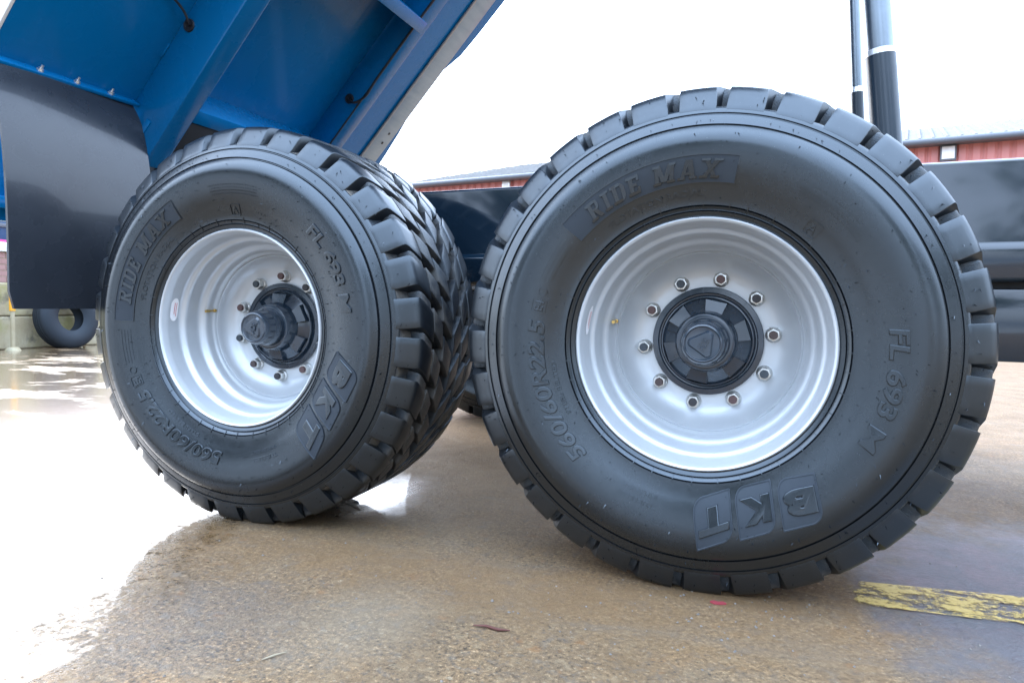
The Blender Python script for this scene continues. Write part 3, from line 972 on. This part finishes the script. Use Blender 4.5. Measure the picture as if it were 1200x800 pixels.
def bolt_mesh():
    bm = bmesh.new()
    for r, y0, y1, k in ((.012, 0, -.003, 16), (.0095, -.002, -.010, 6), (.005, -.008, -.022, 10)):
        A = [bm.verts.new((r * cos(2 * pi * i / k), y0, r * sin(2 * pi * i / k))) for i in range(k)]
        B = [bm.verts.new((r * cos(2 * pi * i / k), y1, r * sin(2 * pi * i / k))) for i in range(k)]
        for i in range(k): bm.faces.new([A[i], A[(i + 1) % k], B[(i + 1) % k], B[i]])
        bm.faces.new(B)
    bmesh.ops.recalc_face_normals(bm, faces=bm.faces)
    me = bpy.data.meshes.new('bolt'); bm.to_mesh(me); bm.free()
    me.materials.append(M['zinc'])
    return me
BOLT = bolt_mesh()
for y in (.028, .165, .305):
    o = link('flap_bolt', BOLT, flap)
    o.location = BM4 @ Vector((.006, y, .019))
    o.rotation_euler = Matrix((( ND.x, -LD.x, 0), (ND.y, -LD.y, 1), (ND.z, -LD.z, 0))).to_euler()

# ---- chassis
def rail(y0, y1):
    bm = bmesh.new()
    # boxed rail with a rolled lip
    sec = [(y0, .905), (y0, 1.142), (y0 + .012, 1.150), (y1, 1.150), (y1, .79), (y0 + .004, .79), (y0 - .010, .800), (y0 - .012, .885), (y0 - .008, .895)]
    a = [bm.verts.new((-2.45, y, z)) for y, z in sec]; b = [bm.verts.new((3.9, y, z)) for y, z in sec]
    bm.faces.new(a); bm.faces.new(b)
    for i in range(len(sec)): bm.faces.new([a[i], a[(i + 1) % len(sec)], b[(i + 1) % len(sec)], b[i]])
    bmesh.ops.recalc_face_normals(bm, faces=bm.faces)
    bevel(bm, .003, 2, 20)
    for v in bm.verts: v.co.z += -.020 + .0125 * (v.co.x + .9)
    return finish('chassis_rail', bm, M['blackpaint'], trailer, 30)
rail(.70, .82)
rail(1.80, 1.92)
bbox('drawbar_beam', (.50, 4.4, .725, .88, .555, .772), M['blackpaint'], trailer, .008)
bbox('drawbar_beam', (.50, 4.4, 1.74, 1.895, .555, .772), M['blackpaint'], trailer, .008)
for x in (-2.3, -1.377, -.69, 0, 1.2, 2.4, 3.6):
    bbox('chassis_cross_member', (x - .06, x + .06,   .821, 1.799, .83, .99), M['dark'], trailer, .006)
for x in (-WB, 0):
    bm = bmesh.new()
    tube(bm, [(x, .20, ZC), (x, 2.42, ZC)], .065, 20)
    finish('axle', bm, M['dark'], trailer, 50)
    for y in (.76, 1.86):
        bbox('spring_pad', (x - .09, x + .09, y - .05, y + .05, ZC + .055, ZC + .10), M['dark'], trailer, .006)
        for k in range(4):
            bm = bmesh.new()
            pts = [(x + t * (.60 - k * .09), ZC + .115 + .075 * t * t - k * .0155) for t in (-1, -.66, -.33, 0, .33, .66, 1)]
            for (xa, za), (xb, zb) in zip(pts, pts[1:]):
                v = [bm.verts.new(p) for p in ((xa, y - .04, za), (xb, y - .04, zb), (xb, y + .04, zb), (xa, y + .04, za), (xa, y - .04, za + .014), (xb, y - .04, zb + .014), (xb, y + .04, zb + .014), (xa, y + .04, za + .014))]
                for f in ((0, 1, 2, 3), (4, 5, 6, 7), (0, 1, 5, 4), (2, 3, 7, 6)): bm.faces.new([v[i] for i in f])
            finish('spring_leaf', bm, M['dark'], trailer)
    bbox('brake_drum_plate', (x - .19, x + .19, .40, .43, ZC - .19, ZC + .19), M['dark'], trailer, .08)
bbox('spring_hanger', (-.79, -.58, .70, .82, .56, .792), M['dark'], trailer, .012)
bbox('spring_hanger', (-.79, -.58, 1.80, 1.92, .56, .792), M['dark'], trailer, .012)
bbox('hinge_block', (-2.52, -2.30, .55, .69, 1.02, 1.36), M['dark'], trailer, .02)
bbox('hinge_block', (-2.52, -2.30, 1.30, 1.44, 1.02, 1.36), M['dark'], trailer, .02)

bbox('gap_shade_plate', (.52, 3.8, .775, .80, .765, .83), M['dark'], trailer, 0)  # added dark strip standing in for the shaded gap between rail and beam
# ---- tailgate hanging plumb from the rear of the raised body
gate = bbox('tailgate', (-2.885, -2.86, -.12, 2.18, 1.01, 1.98), M['blue'], trailer, .004)
for z in (1.06, 1.50): bbox('gate_rib', (-2.861, -2.825, -.10, 2.16, z, z + .05), M['blue'], gate, .004)
for y in (.44, 1.50): bbox('gate_arm', (-2.90, -2.25, y, y + .05, 1.905, 1.96), M['dark'], gate, .004, Matrix.Translation((-2.58, 0, 1.93)) @ Matrix.Rotation(rad(42), 4, 'Y') @ Matrix.Translation((2.58, 0, -1.93)))
# ---- two hydraulic rams
def ram(base, top, split, rb, rr):
    base, top = Vector(base), Vector(top)
    d = (top - base)
    p = base + d * split
    u = d.normalized()
    bm = bmesh.new(); tube(bm, [base, p - u * .018], rb, 40)
    o = finish('ram_cylinder', bm, M['rampaint'], trailer, 40)
    bm = bmesh.new(); tube(bm, [p - u * .020, p - u * .0185, p, p + u * .002], [rb * .96, rb * 1.02, rb * 1.02, rb * .96], 40)
    finish('ram_collar', bm, M['collar'], o, 40)
    bm = bmesh.new(); tube(bm, [p, top], rr, 40)
    finish('ram_rod', bm, M['chrome'], o, 40)
ram((.573, 1.06, .80), (.262, 1.06, 3.75), .2735, .049, .0440)
ram((.509, 1.42, .80), (.306, 1.42, 3.75), .267, .0235, .0205)
bbox('ram_mount', (.40, .78, .9, 1.16, .70, .84), M['dark'], trailer, .012)
bbox('ram_mount', (.40, .66, 1.365, 1.50, .74, .86), M['dark'], trailer, .012)

# ------------------------------------------------------------------ red clad building
bd = Vector((.98739532, -.15827342, 0)); bn = Vector((.15827342, .98739532, 0)); be = Vector((-12.106, 21.536, 0))
B4 = Matrix(((bd.x, bn.x, 0, be.x), (bd.y, bn.y, 0, be.y), (0, 0, 1, 0), (0, 0, 0, 1)))
shed = bpy.data.objects.new('red_shed', None)
COL.objects.link(shed)
shed.matrix_world = B4
tag(shed, 'long red metal-clad shed with pale ribbed roof behind the trailer', 'building')
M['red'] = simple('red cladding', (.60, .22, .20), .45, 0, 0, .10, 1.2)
M['roof'] = simple('pale roof sheet', (.13, .125, .12), .85, 0, 0, .10, .8)
M['gutter'] = simple('grey gutter', (.10, .11, .13), .5)
PW, NP_, X0 = .30, 92, -.30
bm = bmesh.new()
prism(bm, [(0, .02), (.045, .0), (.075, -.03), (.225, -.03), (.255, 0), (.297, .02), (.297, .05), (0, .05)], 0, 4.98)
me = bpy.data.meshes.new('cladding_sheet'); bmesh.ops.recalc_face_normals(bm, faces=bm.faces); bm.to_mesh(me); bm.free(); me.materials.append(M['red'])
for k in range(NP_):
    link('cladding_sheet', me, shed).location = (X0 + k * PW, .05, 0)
XE = X0 + NP_ * PW
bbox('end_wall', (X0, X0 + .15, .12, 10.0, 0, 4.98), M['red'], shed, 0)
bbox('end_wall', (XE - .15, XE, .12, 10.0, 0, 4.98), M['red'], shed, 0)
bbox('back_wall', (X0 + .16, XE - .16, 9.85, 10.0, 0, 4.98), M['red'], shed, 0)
# roof: separate ribbed sheets, hipped at the end
RW, RR = 5.0, 1.47
for k in range(NP_ + 2):
    xa = X0 - .3 + k * PW
    xb = xa + PW
    lim = min(1., max(.03, ((xa + xb) / 2 - (X0 - .3)) / 2.3 + .05))
    bm = bmesh.new()
    pr = [(0, 0), (.05, .0), (.075, .045), (.125, .045), (.15, 0), (.30, 0)]
    def rp(px, h, s): return (xa + px, -.32 + s * (RW + .32), 5.03 + s * (RR + .0) + h)
    a = [bm.verts.new(rp(px, h, 0)) for px, h in pr]; b = [bm.verts.new(rp(px, h, lim)) for px, h in pr]
    for i in range(len(pr) - 1): bm.faces.new([a[i], a[i + 1], b[i + 1], b[i]])
    a2 = [bm.verts.new(v.co + Vector((0, 0, -.02))) for v in (a[0], a[-1])]
    b2 = [bm.verts.new(v.co + Vector((0, 0, -.02))) for v in (b[0], b[-1])]
    bm.faces.new([a2[0], a2[1], b2[1], b2[0]]); bm.faces.new(a + a2[::-1]); bm.faces.new(b + b2[::-1])
    finish('roof_sheet', bm, M['roof'], shed)
bm = bmesh.new()
v = [bm.verts.new(p) for p in ((X0 + 2.0, 5.0, 6.48), (XE + .3, 5.0, 6.48), (XE + .3, 10.3, 5.0), (X0 - .3, 10.3, 5.0), (X0 - .3, 0, 4.99))]
bm.faces.new([v[0], v[1], v[2], v[3]]); bm.faces.new([v[0], v[3], v[4]])
finish('back_roof', bm, M['roof'], shed)
bm = bmesh.new()
tube(bm, [(X0 - .3, -.38, 4.96), (XE + .3, -.38, 4.96)], .085, 12)
finish('gutter', bm, M['gutter'], shed, 50)
bbox('eave_board', (X0 - .3, XE + .3, -.30, .02, 4.90, 5.01), M['gutter'], shed, 0)
def floodlight(x, z, wd, hh, mcase, label):
    o = bbox('floodlight', (x, x + wd, -.14, -.04, z, z + hh), mcase, None, .02, None)
    o.matrix_world = B4
    tag(o, label, 'floodlight')
    bbox('lens', (x + .04, x + wd - .04, -.150, -.138, z + .05, z + hh - .04), M['sticker'], o, .006)
    bbox('bracket', (x + wd * .35, x + wd * .65, -.05, .045, z + hh * .4, z + hh * .8), M['gutter'], o, .004)
floodlight(16.46, 4.49, .36, .40, M['gutter'], 'dark framed floodlight under the eave of the red shed')
floodlight(3.60, 4.62, .30, .27, M['collar'], 'white floodlight under the eave of the red shed')

# ------------------------------------------------------------------ trees behind the photographer, mirrored in the gloss paint
def leaf_mat():
    n = NT('tree leaves')
    n.set(Base_Color=n.mix(n.map(n.noise(1.3, 4), .3, .7), (.025, .045, .015), (.07, .10, .03)), Roughness=.6)
    return n.m
M['leaf'] = leaf_mat()
M['bark'] = simple('bark', (.09, .07, .05), .9, 0, 0, .3, 8)
def tree_meshes(seed):
    rnd = random.Random(seed)
    bt, bc = bmesh.new(), bmesh.new()
    tube(bt, [(0, 0, 0), (.1, 0, 2), (-.05, .1, 4.5), (.1, 0, 7)], [.28, .2, .13, .05], 9)
    tips = []
    for k in range(16):
        a, z = rnd.uniform(0, 2 * pi), rnd.uniform(1.6, 6)
        ln = rnd.uniform(1.4, 3.0) * (1.15 - z / 10)
        e = Vector((cos(a) * ln, sin(a) * ln, z + ln * rnd.uniform(.4, .9)))
        tube(bt, [(0, 0, z), e * .55 + Vector((0, 0, z * .4)), e], [.08, .05, .02], 5)
        tips += [e, e * .6 + Vector((0, 0, z * .4))]
    for t in tips + [Vector((0, 0, 7.2)), Vector((.4, .3, 6.6))]:
        for q in range(75):
            d = Vector((rnd.gauss(0, .62), rnd.gauss(0, .62), rnd.gauss(0, .5)))
            p = t + d
            u = Vector((rnd.gauss(0, 1), rnd.gauss(0, 1), rnd.gauss(0, 1))).normalized()
            v_ = u.orthogonal().normalized()
            s_ = rnd.uniform(.07, .15)
            bc.faces.new([bc.verts.new(p + u * s_ * 1.6), bc.verts.new(p + v_ * s_), bc.verts.new(p - u * s_ * 1.6), bc.verts.new(p - v_ * s_)])
    out = []
    for nm, b_, m_ in (('trunk', bt, M['bark']), ('crown', bc, M['leaf'])):
        me_ = bpy.data.meshes.new(nm); b_.to_mesh(me_); b_.free(); me_.materials.append(m_); out.append(me_)
    return out
TREES = [tree_meshes(11), tree_meshes(23)]
for k, (x, y, sc) in enumerate(((-15, -12, 1.0), (-10.8, -14.5, 1.05), (-2.0, -15, .95), (7.6, -14, 1.1), (13, -9.5, 1.1), (15.5, -5, 1.0))):
    t = bpy.data.objects.new('yard_tree', None); COL.objects.link(t)
    t.location = (x, y, 0); t.scale = (sc * 1.2, sc * 1.2, sc); t.rotation_euler = (0, 0, k * 1.3)
    tag(t, 'leafy green tree at the edge of the yard, mirrored in the chassis paint', 'tree', 'trees along the yard edge')
    for nm, me_ in zip(('trunk', 'crown'), TREES[k % 2]): link(nm, me_, t)

# ------------------------------------------------------------------ yard wall, lorry, scrap tyre, post at the left
wall = bpy.data.objects.new('block_wall', None)
COL.objects.link(wall)
wall.location = (-9.0, 0, 0)
tag(wall, 'low mossy concrete block wall topped with red brick and white coping', 'wall')
def conc():
    n = NT('mossy concrete')
    a = n.noise(2.2, 7, .65, .4)
    c = n.mix(n.map(n.noise(5, 5), .3, .7), (.30, .24, .14), (.38, .33, .22))
    c = n.mix(n.map(a, .5, .66, 0, .8), c, (.24, .22, .07))
    c = n.mix(n.map(n.noise(3.3, 6, .7), .55, .7, 0, .8), c, (.07, .065, .055))
    n.set(Base_Color=c, Roughness=.8)
    n.bump(n.noise(30, 5), .5, .01)
    return n.m
M['conc'] = conc()
M['brick'] = simple('dull red brick', (.30, .17, .15), .8, 0, 0, .25, 5, .3, 40)
M['coping'] = simple('white painted coping', (.72, .72, .70), .6)
bm = bmesh.new(); box(bm, -.4, 0, 0, .985, 0, .425); bmesh.ops.recalc_face_normals(bm, faces=bm.faces); bevel(bm, .02, 2)
blk = bpy.data.meshes.new('concrete_block'); bm.to_mesh(blk); bm.free(); blk.materials.append(M['conc'])
bm = bmesh.new(); box(bm, -.2, 0, 0, .215, 0, .068); bmesh.ops.recalc_face_normals(bm, faces=bm.faces)
brk = bpy.data.meshes.new('brick'); bm.to_mesh(brk); bm.free(); brk.materials.append(M['brick'])
for row in range(2):
    for k in range(12):
        b = link('concrete_block', blk, wall)
        b.location = (random.uniform(-.012, .012), -1.5 + k + .45 * row, row * .43)
for row in range(5):
    for k in range(30):
        b = link('brick', brk, wall)
        b.location = (-.10 + random.uniform(-.003, .003), .9 + k * .225 + (.11 if row % 2 else 0), .862 + row * .078)
bbox('mortar_core', (-.29, -.108, .9, 7.7, .86, 1.25), M['conc'], wall, 0)
for k in range(7): bbox('coping_stone', (-.34, -.06, .9 + k, 1.892 + k, 1.253, 1.37), M['coping'], wall, .012)

def old_tyre():
    bm = bmesh.new()
    P = [(.22, .03), (.28, -.005), (.38, -.02), (.46, .0), (.50, .035), (.51, .06), (.512, .20), (.50, .235), (.46, .27), (.38, .29), (.28, .275), (.22, .24), (.27, .18), (.28, .13), (.27, .08)]
    revolve(bm, P, 64, closed=True)
    o = finish('scrap_tyre', bm, rubber('old grey tyre rubber', .012, .55, .75, spec=.4), None, 50)
    o.rotation_euler = (rad(-8), 0, rad(90))
    o.location = (-8.66, 5.06, .415)
    o.scale = (.82, .82, .82)
    tag(o, 'bald grey scrap tyre leaning against the concrete block wall', 'tyre')
    bm = bmesh.new()
    for y in (.09, .135, .18): revolve(bm, [(.509, y), (.516, y + .003), (.516, y + .022), (.509, y + .025)], 64)
    finish('tread_rib', bm, rubber('old grey tread', .010, .6, .75, spec=.4), o, 40)
old_tyre()

o = bpy.data.objects.new('marker_post', None); COL.objects.link(o)
o.location = (-8.80, 4.36, 0)
tag(o, 'orange marker post standing against the concrete block wall', 'post')
M['orange'] = simple('orange plastic', (.75, .33, .02), .45)
bm = bmesh.new(); tube(bm, [(0, 0, .50), (0, 0, .84), (0, 0, .85)], [.034, .034, .026], 14); finish('sleeve', bm, M['orange'], o, 50)
bm = bmesh.new(); tube(bm, [(0, 0, 0), (0, 0, .51)], .026, 12); finish('shaft', bm, M['conc'], o, 50)
bm = bmesh.new(); tube(bm, [(0, 0, 0), (0, 0, .04)], [.09, .06], 16); finish('foot', bm, M['conc'], o, 50)

lorry = bpy.data.objects.new('parked_lorry', None); COL.objects.link(lorry)
lorry.location = (-14.0, 5.0, 0)
tag(lorry, 'blue box lorry with a pink stripe parked beyond the block wall', 'lorry')
M['lorryblue'] = simple('lorry blue', (.006, .05, .12), .35, 0, .3)
M['pink'] = simple('pink stripe', (.65, .08, .28), .4)
bbox('box_body', (-2.4, 0, -3.0, 4.2, 1.1, 2.62), M['lorryblue'], lorry, .03)
bbox('stripe', (-.01, .012, -2.98, 4.18, 1.72, 1.78), M['pink'], lorry, 0)
bbox('trim_rail', (-.01, .03, -2.98, 4.18, 2.02, 2.10), M['gutter'], lorry, .01)
bbox('cab', (-2.35, -.05, 4.3, 6.1, .6, 2.5), M['lorryblue'], lorry, .12)
bbox('side_window', (-.055, -.042, 4.75, 5.7, 1.55, 2.25), M['hub'], lorry, .0)
bbox('frame', (-1.8, -.6, -2.8, 6.0, .55, 1.08), M['dark'], lorry, .02)
for y in (-2.0, -.9, 5.2):
    for x in (-2.3, -.35):
        bm = bmesh.new()
        revolve(bm, [(.0001, .02), (.26, .02), (.29, 0), (.46, .0), (.50, .03), (.50, .25), (.46, .28), (.0001, .28)], 40)
        t = finish('road_wheel', bm, M['rubber'], lorry, 40)
        t.location = (x, y, .5); t.rotation_euler = (0, 0, rad(90))

# ------------------------------------------------------------------ loose grit
bm = bmesh.new()
rg = random.Random(9)
for k in range(420):
    x, y = rg.uniform(-1.4, 1.3), rg.uniform(-1.2, 1.6)
    if rg.random() < .35: x, y = rg.gauss(.05, .35), rg.gauss(-.1, .12)
    r = rg.uniform(.0012, .0042) * (1.4 if rg.random() < .1 else 1)
    R_ = Matrix.Rotation(rg.uniform(0, 6), 3, 'Z')
    pv = [R_ @ Vector(p) * r * rg.uniform(.7, 1.2) + Vector((x, y, 0)) for p in ((1, 0, .2), (.3, .8, .1), (-.8, .5, .2), (-.6, -.7, .1), (.5, -.8, .2), (.1, .1, .9), (.1, .1, -.3))]
    vv = [bm.verts.new(p) for p in pv]
    for i in range(5):
        bm.faces.new([vv[i], vv[(i + 1) % 5], vv[5]]); bm.faces.new([vv[i], vv[(i + 1) % 5], vv[6]])
tag(finish('loose_grit', bm, simple('grit stone', (.16, .14, .12), .8, 0, 0, .7, 30)), 'scattered fine stones and grit lying on the concrete', 'grit', kind='stuff')

# ------------------------------------------------------------------ scraps on the ground
def scrap(name, pts, mat, label, cat, th=.003):
    bm = bmesh.new()
    n = len(pts)
    a = [bm.verts.new((x, y, z)) for x, y, z in pts]; b = [bm.verts.new((x, y, z + th)) for x, y, z in pts]
    bm.faces.new(a); bm.faces.new(b)
    for i in range(n): bm.faces.new([a[i], a[(i + 1) % n], b[(i + 1) % n], b[i]])
    tag(finish(name, bm, mat), label, cat)
scrap('plastic_scrap', [(.045, -.026, .001), (.055, -.033, .001), (.068, -.031, .001), (.082, -.024, .001), (.074, -.016, .001), (.062, -.022, .001), (.052, -.018, .001)], simple('red plastic film', (.28, .035, .045), .7), 'scrap of red plastic on the concrete under the tyre', 'litter', .004)
def twig(name, pts, r, col, label):
    bm = bmesh.new()
    tube(bm, pts, r, 6)
    tag(finish(name, bm, simple(name + ' bark', col, .8), None, 60), label, 'twig')
twig('twig', [(-.428, -.352, .004), (-.40, -.347, .005), (-.37, -.351, .004), (-.345, -.345, .004)], [.0012, .003, .0034, .0012], (.11, .04, .03), 'short dark reddish twig lying on the open concrete')
twig('twig', [(-.752, -.640, .003), (-.741, -.621, .004), (-.728, -.598, .003)], [.001, .0022, .001], (.30, .25, .17), 'short pale twig lying beside the puddle')
